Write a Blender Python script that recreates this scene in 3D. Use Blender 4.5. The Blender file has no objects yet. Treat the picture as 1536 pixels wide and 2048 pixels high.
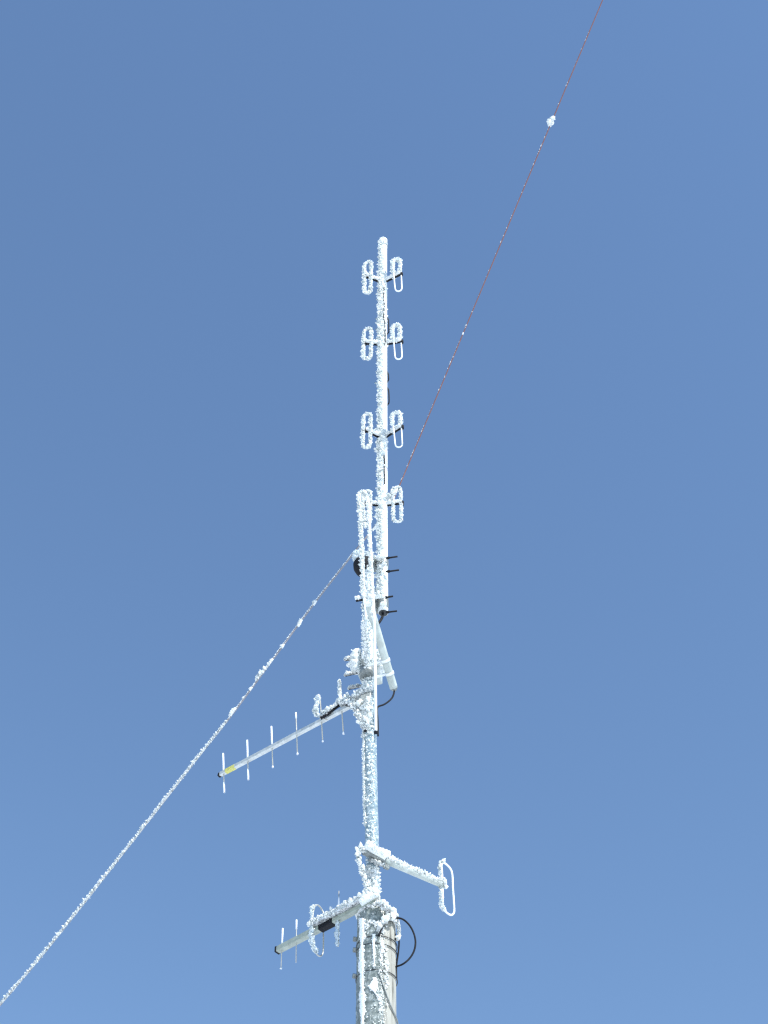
import bpy, math, random
from mathutils import Vector as V, noise, Matrix

# ------------------------------------------------------------------ basics
SC = bpy.context.scene
COL = SC.collection
R = math.radians
PITCH = R(49.0)
FPX = 3413.0                       # focal length in photo pixels (1536 x 2048)
CAM = V((0, 0, 1.6))
UP = V((0, -math.sin(PITCH), math.cos(PITCH)))
FW = V((0, math.cos(PITCH), math.sin(PITCH)))
D = 11.75                          # distance of the mast axis
WIND = V((-0.68, -0.52, 0.52)).normalized()   # side the rime grew on


def ray(px, py):
    return V(((px - 768) / FPX, 0, 0)) + UP * ((1024 - py) / FPX) + FW


def W(px, py, Y=D):                # measured point at distance Y
    d = ray(px, py)
    return CAM + d * (Y / d.y)


def WZ(px, py, z):                 # measured point at height z
    d = ray(px, py)
    return CAM + d * ((z - CAM.z) / d.z)


def S(p, n=1.0):                   # n photo pixels in metres at point p
    return n * (p - CAM).dot(FW) / FPX


# ------------------------------------------------------------------ materials
def mat(name, base, rough=0.5, metal=0.0, noise_scale=None, noise_amt=0.0, bump=0.0,
        bump_scale=60, spec=0.5):
    m = bpy.data.materials.new(name)
    m.use_nodes = True
    nt = m.node_tree
    b = nt.nodes['Principled BSDF']
    b.inputs['Base Color'].default_value = (*base, 1)
    b.inputs['Roughness'].default_value = rough
    b.inputs['Metallic'].default_value = metal
    b.inputs['Specular IOR Level'].default_value = spec
    tc = nt.nodes.new('ShaderNodeTexCoord')
    if noise_scale:
        n = nt.nodes.new('ShaderNodeTexNoise')
        n.inputs['Scale'].default_value = noise_scale
        n.inputs['Detail'].default_value = 6
        nt.links.new(tc.outputs['Object'], n.inputs['Vector'])
        r = nt.nodes.new('ShaderNodeValToRGB')
        r.color_ramp.elements[0].position = 0.3
        r.color_ramp.elements[1].position = 0.7
        r.color_ramp.elements[0].color = (*[c * (1 - noise_amt) for c in base], 1)
        r.color_ramp.elements[1].color = (*[min(0.95, c * (1 + noise_amt)) for c in base], 1)
        nt.links.new(n.outputs['Fac'], r.inputs['Fac'])
        nt.links.new(r.outputs['Color'], b.inputs['Base Color'])
    if bump:
        n2 = nt.nodes.new('ShaderNodeTexNoise')
        n2.inputs['Scale'].default_value = bump_scale
        n2.inputs['Detail'].default_value = 4
        nt.links.new(tc.outputs['Object'], n2.inputs['Vector'])
        bp = nt.nodes.new('ShaderNodeBump')
        bp.inputs['Strength'].default_value = bump
        bp.inputs['Distance'].default_value = 0.01
        nt.links.new(n2.outputs['Fac'], bp.inputs['Height'])
        nt.links.new(bp.outputs['Normal'], b.inputs['Normal'])
    return m


def ice_mat(name, clear_lo, clear_hi, base=(0.86, 0.92, 0.95), rough=0.16):
    """white rime crystals, each somewhere between opaque frost and clear ice"""
    m = bpy.data.materials.new(name)
    m.use_nodes = True
    nt = m.node_tree
    L = nt.links
    b = nt.nodes['Principled BSDF']
    out = nt.nodes['Material Output']
    b.inputs['Base Color'].default_value = (*base, 1)
    b.inputs['Roughness'].default_value = rough
    b.inputs['IOR'].default_value = 1.31
    tr = nt.nodes.new('ShaderNodeBsdfTranslucent')
    tr.inputs['Color'].default_value = (0.93, 0.965, 0.95, 1)
    mx = nt.nodes.new('ShaderNodeMixShader')
    mx.inputs['Fac'].default_value = 0.40
    L.new(b.outputs[0], mx.inputs[1])
    L.new(tr.outputs[0], mx.inputs[2])
    g = nt.nodes.new('ShaderNodeBsdfGlass')
    g.inputs['Color'].default_value = (0.93, 0.97, 0.98, 1)
    g.inputs['Roughness'].default_value = 0.08
    g.inputs['IOR'].default_value = 1.31
    geo = nt.nodes.new('ShaderNodeNewGeometry')
    tc = nt.nodes.new('ShaderNodeTexCoord')
    n = nt.nodes.new('ShaderNodeTexNoise')
    n.inputs['Scale'].default_value = 55
    n.inputs['Detail'].default_value = 3
    L.new(tc.outputs['Object'], n.inputs['Vector'])
    ad = nt.nodes.new('ShaderNodeMath')
    ad.operation = 'ADD'
    L.new(geo.outputs['Random Per Island'], ad.inputs[0])
    L.new(n.outputs['Fac'], ad.inputs[1])
    mr = nt.nodes.new('ShaderNodeMapRange')
    mr.inputs['From Min'].default_value = 1.02
    mr.inputs['From Max'].default_value = 1.58
    mr.interpolation_type = 'SMOOTHSTEP'
    mr.inputs['To Min'].default_value = clear_lo
    mr.inputs['To Max'].default_value = clear_hi
    L.new(ad.outputs[0], mr.inputs['Value'])
    m2 = nt.nodes.new('ShaderNodeMixShader')
    L.new(mr.outputs['Result'], m2.inputs['Fac'])
    L.new(mx.outputs[0], m2.inputs[1])
    L.new(g.outputs[0], m2.inputs[2])
    L.new(m2.outputs[0], out.inputs['Surface'])
    return m


def grey_ice(name, lo=(0.13, 0.155, 0.145), hi=(0.50, 0.55, 0.53)):
    """dark clear ice with frosted flecks frozen into it"""
    m = bpy.data.materials.new(name)
    m.use_nodes = True
    nt = m.node_tree
    L = nt.links
    b = nt.nodes['Principled BSDF']
    tc = nt.nodes.new('ShaderNodeTexCoord')
    n = nt.nodes.new('ShaderNodeTexNoise')
    n.inputs['Scale'].default_value = 26
    n.inputs['Detail'].default_value = 7
    n.inputs['Roughness'].default_value = 0.68
    L.new(tc.outputs['Object'], n.inputs['Vector'])
    r = nt.nodes.new('ShaderNodeValToRGB')
    e = r.color_ramp.elements
    e[0].position, e[0].color = 0.40, (*lo, 1)
    e[1].position, e[1].color = 0.70, (*hi, 1)
    k = e.new(0.55)
    k.color = (*[a * .75 + c * .25 for a, c in zip(lo, hi)], 1)
    L.new(n.outputs['Fac'], r.inputs['Fac'])
    L.new(r.outputs['Color'], b.inputs['Base Color'])
    b.inputs['Roughness'].default_value = 0.14
    b.inputs['IOR'].default_value = 1.31
    bp = nt.nodes.new('ShaderNodeBump')
    bp.inputs['Strength'].default_value = 0.5
    bp.inputs['Distance'].default_value = 0.008
    L.new(n.outputs['Fac'], bp.inputs['Height'])
    L.new(bp.outputs['Normal'], b.inputs['Normal'])
    return m


M = {}
M['rime'] = ice_mat('rime', 0.02, 0.95, base=(0.95, 0.965, 0.94))
M['glaze'] = ice_mat('glaze', 0.1, 0.9, base=(0.74, 0.82, 0.86), rough=0.1)
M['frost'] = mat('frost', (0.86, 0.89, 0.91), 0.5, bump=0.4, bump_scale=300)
M['galv'] = mat('galvanised', (0.48, 0.54, 0.55), 0.42, 0.3, 35, 0.25, 0.2, 90)
M['white_paint'] = mat('white_paint', (0.74, 0.77, 0.75), 0.35, 0.0, 12, 0.05)
M['white_tube'] = mat('white_tube', (0.42, 0.465, 0.425), 0.4, 0.0, 14, 0.18)
M['alu'] = mat('aluminium', (0.50, 0.53, 0.51), 0.42, 0.35, 30, 0.16)
M['rod'] = mat('dull_rod', (0.42, 0.42, 0.38), 0.45, 0.3, 60, 0.15)
M['black'] = mat('black_rubber', (0.010, 0.011, 0.014), 0.75, spec=0.2)
M['dark'] = mat('dark_metal', (0.035, 0.04, 0.042), 0.5, 0.2, 40, 0.4)
M['dim'] = mat('weathered_metal', (0.22, 0.24, 0.23), 0.5, 0.4, 50, 0.35)
M['grp'] = mat('grey_fibreglass', (0.30, 0.34, 0.29), 0.5, 0.0, 18, 0.18)
M['yellow'] = mat('yellow_label', (0.52, 0.50, 0.14), 0.5, 0.0, 160, 0.5)
M['copper'] = mat('copper_wire', (0.22, 0.10, 0.085), 0.5, 0.2)
M['guy'] = mat('guy_wire', (0.235, 0.225, 0.245), 0.5, 0.2)
M['snow'] = mat('snow', (0.80, 0.83, 0.86), 0.8, 0, 0.3, 0.05, 0.5, 3)


def wood_mat():
    m = mat('weathered_wood', (0.40, 0.39, 0.33), 0.8)
    nt = m.node_tree
    b = nt.nodes['Principled BSDF']
    tc = nt.nodes.new('ShaderNodeTexCoord')
    mp = nt.nodes.new('ShaderNodeMapping')
    mp.inputs['Scale'].default_value = (38, 38, 2.2)
    nt.links.new(tc.outputs['Object'], mp.inputs['Vector'])
    n = nt.nodes.new('ShaderNodeTexNoise')
    n.inputs['Scale'].default_value = 1.0
    n.inputs['Detail'].default_value = 8
    n.inputs['Roughness'].default_value = 0.7
    nt.links.new(mp.outputs[0], n.inputs['Vector'])
    r = nt.nodes.new('ShaderNodeValToRGB')
    e = r.color_ramp.elements
    e[0].position, e[0].color = 0.36, (0.10, 0.098, 0.08, 1)
    e[1].position, e[1].color = 0.62, (0.38, 0.38, 0.335, 1)
    k = e.new(0.45)
    k.color = (0.28, 0.28, 0.245, 1)
    nt.links.new(n.outputs['Fac'], r.inputs['Fac'])
    nt.links.new(r.outputs['Color'], b.inputs['Base Color'])
    bp = nt.nodes.new('ShaderNodeBump')
    bp.inputs['Strength'].default_value = 0.6
    bp.inputs['Distance'].default_value = 0.01
    nt.links.new(n.outputs['Fac'], bp.inputs['Height'])
    nt.links.new(bp.outputs['Normal'], b.inputs['Normal'])
    return m


M['wood'] = wood_mat()

# ------------------------------------------------------------------ mesh building
ICO_V = []
ICO_F = [(0, 11, 5), (0, 5, 1), (0, 1, 7), (0, 7, 10), (0, 10, 11), (1, 5, 9), (5, 11, 4),
         (11, 10, 2), (10, 7, 6), (7, 1, 8), (3, 9, 4), (3, 4, 2), (3, 2, 6), (3, 6, 8),
         (3, 8, 9), (4, 9, 5), (2, 4, 11), (6, 2, 10), (8, 6, 7), (9, 8, 1)]
_t = (1 + 5 ** 0.5) / 2
for a in ((-1, _t, 0), (1, _t, 0), (-1, -_t, 0), (1, -_t, 0), (0, -1, _t), (0, 1, _t),
          (0, -1, -_t), (0, 1, -_t), (_t, 0, -1), (_t, 0, 1), (-_t, 0, -1), (-_t, 0, 1)):
    ICO_V.append(V(a).normalized())


def smooth_path(pts, step):
    """Catmull-Rom through pts, resampled at about step metres"""
    if len(pts) < 3:
        a, b = pts
        n = max(1, int((b - a).length / step))
        return [a.lerp(b, i / n) for i in range(n + 1)]
    out = []
    for i in range(len(pts) - 1):
        p0 = pts[i - 1] if i else pts[0] * 2 - pts[1]
        p1, p2 = pts[i], pts[i + 1]
        p3 = pts[i + 2] if i + 2 < len(pts) else p2 * 2 - p1
        n = max(1, int((p2 - p1).length / step))
        for k in range(n):
            t = k / n
            out.append(0.5 * ((2 * p1) + (p2 - p0) * t + (2 * p0 - 5 * p1 + 4 * p2 - p3) * t * t
                              + (3 * p1 - p0 - 3 * p2 + p3) * t ** 3))
    out.append(pts[-1])
    return out


def frames(path, ref=V((0.13, -1, 0.21))):
    fr = []
    n = None
    for i, p in enumerate(path):
        t = (path[min(i + 1, len(path) - 1)] - path[max(i - 1, 0)]).normalized()
        if n is None:
            n = ref - t * ref.dot(t)
            if n.length < 1e-3:
                n = V((1, 0, 0)) - t * t.x
        n = (n - t * n.dot(t)).normalized()
        fr.append((p, t, n, t.cross(n)))
    return fr


class MB:
    def __init__(s):
        s.v, s.f, s.sm = [], [], []

    def tube(s, path, r, seg=12, caps=True, smooth=True, rot=0.0, squash=None):
        fr = frames(path)
        b = len(s.v)
        for i, (p, t, n, q) in enumerate(fr):
            rr = r[i] if isinstance(r, (list, tuple)) else (r(i / max(1, len(fr) - 1)) if callable(r) else r)
            for k in range(seg):
                a = 2 * math.pi * k / seg + rot
                s.v.append(p + (n * math.cos(a) + q * math.sin(a)) * rr)
        for i in range(len(fr) - 1):
            for k in range(seg):
                k2 = (k + 1) % seg
                s.f.append((b + i * seg + k, b + i * seg + k2, b + (i + 1) * seg + k2, b + (i + 1) * seg + k))
                s.sm.append(smooth)
        if caps:
            s.f.append(tuple(b + k for k in reversed(range(seg))))
            s.f.append(tuple(b + (len(fr) - 1) * seg + k for k in range(seg)))
            s.sm += [False, False]
        return s

    def box(s, c, ax, ay, az, bev=0.12):
        """box from centre and three half-axis vectors, edges bevelled along az"""
        b = len(s.v)
        k = 1 - bev
        ring = [(1, k), (k, 1), (-k, 1), (-1, k), (-1, -k), (-k, -1), (k, -1), (1, -k)]
        for z, sc in ((-1, .94), (-.94, 1), (.94, 1), (1, .94)):
            for x, y in ring:
                s.v.append(c + ax * x * sc + ay * y * sc + az * z)
        for j in range(3):
            for i in range(8):
                i2 = (i + 1) % 8
                s.f.append((b + j * 8 + i, b + j * 8 + i2, b + j * 8 + 8 + i2, b + j * 8 + 8 + i))
                s.sm.append(False)
        s.f.append(tuple(b + i for i in reversed(range(8))))
        s.f.append(tuple(b + 24 + i for i in range(8)))
        s.sm += [False, False]
        return s

    def lump(s, c, r, axis=None, stretch=1.0, rnd=random, flat=None):
        b = len(s.v)
        q = Matrix.Rotation(rnd.uniform(0, 6.3), 3, V((rnd.random() - .5, rnd.random() - .5, rnd.random() - .5 + 1e-3)).normalized())
        r *= min(1.4, math.exp(rnd.gauss(-0.22, 0.42)))
        sx, sy, sz = rnd.uniform(.55, 1.15), rnd.uniform(.7, 1.2), rnd.uniform(.85, 1.55)
        for u in ICO_V:
            d = (q @ V((u.x * sx, u.y * sy, u.z * sz))) * r * rnd.uniform(0.75, 1.22)
            if axis is not None:
                d += axis * d.dot(axis) * (stretch - 1)
            s.v.append(c + d)
        for f in ICO_F:
            s.f.append(tuple(b + i for i in f))
            s.sm.append(True)
        return s

    def ice(s, path, rc, th, lumps=1.0, lr=None, cover=0.45, seed=1, wind=None, seg=14, rough=1.0,
            taper=True, jut=0.55, spread=1.0, base=True, vary=1.0):
        """rime on a rod of radius rc: thick on the windward side, thin in the lee"""
        rnd = random.Random(seed)
        wind = wind or WIND
        lr = lr or th * 0.42
        step = max(0.006, min(0.012, th * 0.35))
        path = smooth_path(path, step)
        fr = frames(path)
        N = len(fr)
        b = len(s.v)
        length = sum((path[i + 1] - path[i]).length for i in range(N - 1))
        off = V((seed * 3.17, seed * 1.91, seed * 0.77))
        for i, (p, t, n, q) in enumerate(fr):
            w = wind - t * wind.dot(t)
            wl = w.length
            w = w / wl if wl > 1e-3 else n
            e = min(1.0, min(i, N - 1 - i) / 3.0) if taper else 1.0
            e = 0.35 + 0.65 * e
            lump_l = max(0.25, 0.78 + vary * (0.55 * noise.noise(p * 8 + off) + 0.55 * noise.noise(p * 23 + off)))
            if base:
                for k in range(seg):
                    a = 2 * math.pi * k / seg
                    d = n * math.cos(a) + q * math.sin(a)
                    c = max(0.0, (d.dot(w) + cover) / (1 + cover))
                    nz = noise.noise(p * 38 + d * 1.4 + off) + 0.7 * noise.noise(p * 85 + d * 2.2 + off)
                    tt = th * c ** 0.8 * lump_l * (1 + 0.75 * rough * nz) + rnd.uniform(-.1, .1) * th * c
                    rr = rc * (0.90 if c < 0.02 else 0.97) + max(0.0, tt) * e
                    s.v.append(p + d * rr)
            # crystals
            m = lumps * length / N / max(lr, 1e-4) * 2.6
            cnt = int(m) + (1 if rnd.random() < m - int(m) else 0)
            for _ in range(cnt):
                a = rnd.gauss(0, 0.75 * spread)
                wq = t.cross(w)
                d = (w * math.cos(a) + wq * math.sin(a)).normalized()
                c = max(0.0, (d.dot(w) + cover) / (1 + cover))
                if c < 0.05:
                    continue
                rad = rc + th * c ** 0.8 * lump_l * rnd.uniform(0.5, 1.0 + jut * 0.6)
                size = lr * rnd.uniform(0.45, 1.25) * e
                s.lump(p + d * rad * (0.3 + 0.7 * e) + t * rnd.uniform(-step, step), size, (d + w * 0.4).normalized(),
                       rnd.uniform(1.0, 1.0 + jut * 1.6), rnd)
        if base:
            for i in range(N - 1):
                for k in range(seg):
                    k2 = (k + 1) % seg
                    s.f.append((b + i * seg + k, b + i * seg + k2, b + (i + 1) * seg + k2, b + (i + 1) * seg + k))
                    s.sm.append(True)
            s.f.append(tuple(b + k for k in reversed(range(seg))))
            s.f.append(tuple(b + (N - 1) * seg + k for k in range(seg)))
            s.sm += [False, False]
            # the crystals were appended between rings: rings are not contiguous, so rebuild
        return s

    def build(s, name, material, parent=None, label=None):
        me = bpy.data.meshes.new(name)
        o0 = world_loc(parent) if parent else V((0, 0, 0))
        me.from_pydata([tuple(p - o0) for p in s.v], [], s.f)
        me.polygons.foreach_set('use_smooth', s.sm)
        me.materials.append(M[material])
        me.update()
        o = bpy.data.objects.new(name, me)
        COL.objects.link(o)
        if parent:
            o.parent = parent
        if label:
            o['label'] = label
        return o


def world_loc(o):
    p = V((0, 0, 0))
    while o:
        p += o.location
        o = o.parent
    return p


# ice() needs contiguous rings: collect the crystals apart and append them afterwards
_ice = MB.ice


def ice_fixed(s, *a, **k):
    class Two(MB):
        pass
    t = Two()
    lumps = MB()
    t.lump = lambda *x, **y: lumps.lump(*x, **y)
    _ice(t, *a, **k)
    for part in (t, lumps):
        b = len(s.v)
        s.v += part.v
        s.f += [tuple(b + i for i in f) for f in part.f]
        s.sm += part.sm
    return s


MB.ice = ice_fixed


def thing(name, loc, label, cat, group=None):
    o = bpy.data.objects.new(name, None)
    o.empty_display_size = 0.2
    COL.objects.link(o)
    o.location = loc
    o['label'] = label
    o['category'] = cat
    if group:
        o['group'] = group
    return o


def stuff(o):
    o['kind'] = 'stuff'
    return o


# ------------------------------------------------------------------ ground
def make_ground():
    me = bpy.data.meshes.new('ground')
    v, f = [], []
    rs = [0, 2, 4, 7, 11, 16, 24, 36, 55, 90, 160, 300, 600, 1500, 4000, 9000]
    seg = 48
    for i, r in enumerate(rs):
        for k in range(seg):
            a = 2 * math.pi * k / seg
            x, y = r * math.cos(a), D + r * math.sin(a)
            z = 0.12 * noise.noise(V((x * .15, y * .15, 3))) * min(1, r / 6) * (1 if r < 200 else 0)
            v.append((x, y, z - 0.1 - (0.02 * r if r < 200 else 4)))
    for i in range(len(rs) - 1):
        for k in range(seg):
            k2 = (k + 1) % seg
            f.append((i * seg + k, i * seg + k2, (i + 1) * seg + k2, (i + 1) * seg + k))
    me.from_pydata(v, [], f)
    me.polygons.foreach_set('use_smooth', [True] * len(f))
    me.materials.append(M['snow'])
    o = bpy.data.objects.new('ground', me)
    COL.objects.link(o)
    o['kind'] = 'structure'


make_ground()

# ------------------------------------------------------------------ wooden pole
def wooden_pole():
    top = W(752, 1836)
    bl, br = W(713.5, 1960), W(793, 1960)
    pr = (br - bl).length / 2
    ax = W(753.2, 1960)
    cx, cy = ax.x, D
    zt = top.z
    t = thing('wooden_pole', V((cx, cy, 0)), 'weathered grey wooden pole at the bottom, streaked with ice and bound with wires', 'pole')
    sh = MB()
    n = 64
    # rounded top shoulder
    zs = [-0.3, 1, 2, 3, 3.8, 4.2, 4.5, zt - 0.25, zt - 0.08, zt - 0.03, zt]
    rs = [pr * 1.10, pr * 1.08, pr * 1.055, pr * 1.03, pr * 1.01, pr * 1.003, pr, pr * .985, pr * .98, pr * .96, pr * .88]
    for z, r in zip(zs, rs):
        for k in range(n):
            a = 2 * math.pi * k / n
            wob = 1 + 0.008 * math.sin(3 * a + z) + 0.006 * noise.noise(V((math.cos(a) * 4, math.sin(a) * 4, z * .6)))
            sh.v.append(V((cx + math.cos(a) * r * wob, cy + math.sin(a) * r * wob, z)))
    for j in range(len(zs) - 1):
        for k in range(n):
            k2 = (k + 1) % n
            sh.f.append((j * n + k, j * n + k2, (j + 1) * n + k2, (j + 1) * n + k))
            sh.sm.append(True)
    sh.f.append(tuple((len(zs) - 1) * n + k for k in range(n)))
    sh.sm.append(False)
    sh.build('shaft', 'wood', t)

    def surf(px, py, out=0.0):
        """point on the pole's surface seen at that pixel"""
        d = ray(px, py)
        ox, oy = CAM.x - cx, CAM.y - cy
        rr = pr * 1.0 + out
        A = d.x ** 2 + d.y ** 2
        B = 2 * (ox * d.x + oy * d.y)
        C = ox * ox + oy * oy - rr * rr
        q = B * B - 4 * A * C
        if q < 0:
            q = 0
        return CAM + d * ((-B - math.sqrt(q)) / (2 * A))

    # wire bands round the pole
    for y0, tilt in ((1872, 0.012), (1887, 0.0), (1940, 0.004)):
        z = surf(752, y0).z
        w = MB()
        path = [V((cx + math.cos(a) * (pr + .007), cy + math.sin(a) * (pr + .007), z + tilt * math.cos(a) - 0.01 * math.cos(a)))
                for a in [2 * math.pi * i / 48 for i in range(49)]]
        w.tube(path, 0.0045, 6, caps=False).build('wire_band', 'dark', t)
    # bolts on the left side
    for y0 in (1876, 1897, 1948):
        p = surf(716, y0)
        q = V((cx - pr * .98, cy - pr * .15, p.z))
        bmb = MB()
        bmb.tube([q, q + V((-.030, -.006, 0))], 0.013, 10)
        bmb.tube([q + V((-.012, -.002, 0)), q + V((-.036, -.007, 0))], 0.021, 6, smooth=False)
        bmb.build('bolt', 'dim', t)
    # glaze of clear ice over the left and middle of the shaft
    gl = MB()
    rows, colsn = 150, 46
    a0, a1 = R(183), R(291)
    zb = 3.6
    rnd = random.Random(5)
    ztop = zt - 0.01
    for i in range(rows + 1):
        z = zb + (ztop - zb) * i / rows
        edge = a1 + 0.20 * noise.noise(V((3, 1, z * 4))) + 0.10 * noise.noise(V((9, 1, z * 14))) - R(16) * (z < 4.1) 
        for k in range(colsn + 1):
            a = a0 + (edge - a0) * k / colsn
            q = V((math.cos(a), math.sin(a), 0))
            e = min(1, k / 4, (colsn - k) / 4)
            th = 0.002 + e * max(0.0, 0.003 + 0.006 * noise.noise(V((a * 9, z * 7, 2))) + 0.005 * noise.noise(V((a * 22, z * 26, 5)))
                                 + 0.004 * noise.noise(V((a * 60, z * 66, 7))))
            gl.v.append(V((cx, cy, z)) + q * (pr * 1.0 + th))
    for i in range(rows):
        for k in range(colsn):
            b = i * (colsn + 1) + k
            gl.f.append((b, b + 1, b + colsn + 2, b + colsn + 1))
            gl.sm.append(True)
    stuff(gl.build('clear_glaze', 'pole_glaze', t))
    # white rime: the long left ridge, streaks and droplets
    ic = MB()
    rg = MB()
    def ridge(pixels, px_w, seed, depth=0.5, dens=1.0, core=False):
        rnd = random.Random(seed)
        pts = smooth_path([V((a, b, 0)) for a, b in pixels], 1.2)
        if core:
            b0, n = len(rg.v), 9
            for i, q in enumerate(pts):
                u = i / (len(pts) - 1)
                w = (px_w(u) if callable(px_w) else px_w) * (.92 + .25 * noise.noise(V((seed, q.y * .13, 0))) + .18 * noise.noise(V((seed, q.y * .5, 4))))
                for k in range(n):
                    f = k / (n - 1) - .5
                    bulge = (1 - (2 * f) ** 4) * (.016 + .004 * noise.noise(V((f * 5, q.y * .3, seed))))
                    rg.v.append(surf(q.x + f * w, q.y, bulge))
            for i in range(len(pts) - 1):
                for k in range(n - 1):
                    a = b0 + i * n + k
                    rg.f.append((a, a + 1, a + n + 1, a + n))
                    rg.sm.append(True)
        for i, q in enumerate(pts):
            u = i / (len(pts) - 1)
            w = px_w(u) if callable(px_w) else px_w
            for _ in range(max(1, int(dens * (w / 3.0) + rnd.random()))):
                x = q.x + rnd.uniform(-.5, .5) * w
                p = surf(x, q.y + rnd.uniform(-1, 1), 0.012)
                nrm = V((p.x - cx, p.y - cy, 0)).normalized()
                r = S(p, rnd.uniform(1.5, 3.1))
                ic.lump(p - nrm * r * .35, r, nrm, depth, rnd)
    ridge([(723, 1836), (724, 1870), (722.5, 1920), (724, 1980), (725, 2060)], lambda u: 11 + 3 * math.sin(u * 19) + 2 * math.sin(u * 47), 3, .4, .9, True)
    ridge([(748, 1868), (747, 1885), (748, 1905), (748.5, 1932)], lambda u: 7 * (1 - u) + 1.5, 4, .4, .6, True)
    ridge([(749, 1927), (748, 1934)], 5, 41, .5)
    ridge([(750, 1955), (748, 1968), (746, 1976), (752, 1988), (756, 1992)], lambda u: 3 + 17 * math.sin(min(1, u * 1.3) * math.pi), 6, .3, .5, True)
    ridge([(757, 1992), (761, 2004), (764, 2022)], lambda u: 6 * (1 - u) + 1, 7, .4)
    ridge([(764, 1884), (764, 1900), (763, 1932)], 6, 8, .5)
    ridge([(768, 1886), (772, 1920), (774, 1944), (772, 1976)], 8, 9, .5, .55)
    ridge([(745, 1840), (758, 1850), (764, 1865)], lambda u: 26 - 14 * u, 10, .45, .8)
    ridge([(733, 1840), (731, 1858)], 12, 12, .45, .6)
    for _ in range(330):                       # frozen droplets
        x = min(max(rnd.gauss(757, 12), 728), 777)
        y = rnd.uniform(1850, 2060)
        if y > 1990 and x < 760 and rnd.random() < .5:
            x = rnd.uniform(752, 775)
        p = surf(x, y, 0.012)
        nrm = V((p.x - cx, p.y - cy, 0)).normalized()
        r = S(p, rnd.choice((0.7, 0.9, 1.1, 1.4, 2.0)))
        ic.lump(p, r, nrm, 0.6, rnd)
    stuff(rg.build('ice_ridge', 'frost', t))
    # heap of rime on the pole's shoulder
    for _ in range(900):
        u = rnd.random()
        a = rnd.uniform(R(180), R(355))
        rad = pr * (0.35 + 0.68 * math.sqrt(rnd.random()))
        zz = zt + 0.02 + (pr - rad) * 0.95 * rnd.random() - max(0, rnd.gauss(-.02, .05))
        ic.lump(V((cx + math.cos(a) * rad, cy + math.sin(a) * rad, zz)), rnd.uniform(.006, .017), V((0, 0, 1)), 1.1, rnd)
    stuff(ic.build('ice_coat', 'rime', t))
    # cable clipped down the pole
    cb = MB()
    path = smooth_path([surf(x, y, 0.010) for x, y in ((757, 1938), (763, 1960), (772, 1985), (783, 2015), (794, 2040), (797, 2060))], .02)
    cb.tube(path, 0.0065, 8).build('ground_cable', 'dim', t)
    return t, surf, cx, pr, zt


M['pole_glaze'] = grey_ice('pole_glaze')
M['mast_glaze'] = grey_ice('mast_glaze', lo=(0.17, 0.24, 0.27), hi=(0.62, 0.70, 0.73))
POLE, SURF, PCX, PR, PZT = wooden_pole()

# ------------------------------------------------------------------ steel mast
MPX = [(746.5, 1832), (746, 1790), (744.5, 1700), (742, 1580), (740.3, 1460), (739, 1340), (738, 1240), (736, 1110)]
def mast():
    pts = [W(x, y) for x, y in MPX]
    t = thing('steel_mast', pts[0], 'grey steel mast glazed with knobbly ice, rising from the wooden pole top', 'mast')
    r = S(W(742, 1580), 13.2)
    mb = MB()
    path = smooth_path(pts, .08)
    mb.tube(path, r, 28).build('mast_tube', 'galv', t)
    ic = MB()
    view = V((-.45, -.9, 0)).normalized()
    ic.ice(pts[1:], r, .012, lumps=.6, lr=.0095, cover=.25, seed=11, wind=V((-.1, -.95, 0)), rough=1.2, jut=.5, spread=.62, base=False)
    # denser band up by the antennas and just above the pole
    ic.ice([W(739.5, 1400), W(738, 1240), W(737.5, 1210)], r, .016, lumps=1.5, lr=.010, cover=.3, seed=12, wind=V((-.7, -.7, 0)), base=False)
    ic.ice([W(746.2, 1806), W(745, 1735)], r, .018, lumps=2.6, lr=.0105, cover=.6, seed=13, wind=view, spread=1.3, jut=.9)
    ic.ice([W(741, 1480), W(739.5, 1395)], r, .016, lumps=1.5, lr=.0105, cover=.45, seed=14, wind=V((-.7, -.7, 0)), base=False)
    stuff(ic.build('ice_coat', 'rime', t))
    gl = MB()
    gl.ice(pts[1:6], r, .010, lumps=0, cover=.15, seed=15, wind=V((-.2, -1, 0)), rough=1.4, seg=30)
    stuff(gl.build('clear_glaze', 'mast_glaze', t))
    # iced feed line down the left edge of the mast
    cp = [W(729, 1452, D - .03), W(728, 1480, D - .03), W(728.3, 1560, D - .03), W(730, 1620, D - .03), W(732, 1652, D - .03)]
    cb = MB()
    cb.tube(smooth_path(cp, .03), .008, 8)
    c = cb.build('side_cable', 'white_tube', t)
    ib = MB()
    ib.ice(cp, .010, .008, lumps=.35, lr=.005, cover=1.2, seed=17, jut=.8, vary=.4, rough=.6, spread=1.6)
    stuff(ib.build('ice_coat', 'rime', c))
    return t, r


MAST, MR = mast()

# ------------------------------------------------------------------ four-bay dipole array on the upper pipe
def loop_path(lt, rt, rb, lb, rad=5.0, n=5):
    """rounded loop through pixel corners: returns a list of pixel points (closed), starting mid left side"""
    cs = [V((*lt, 0)), V((*rt, 0)), V((*rb, 0)), V((*lb, 0))]
    out = []
    for i in range(4):
        c, pv, nx = cs[i], cs[i - 1], cs[(i + 1) % 4]
        a = c + (pv - c).normalized() * min(rad, (pv - c).length * .5)
        b = c + (nx - c).normalized() * min(rad, (nx - c).length * .5)
        for k in range(n + 1):
            u = k / n
            out.append(a * (1 - u) ** 2 + c * 2 * u * (1 - u) + b * u * u)
    return out


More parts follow.
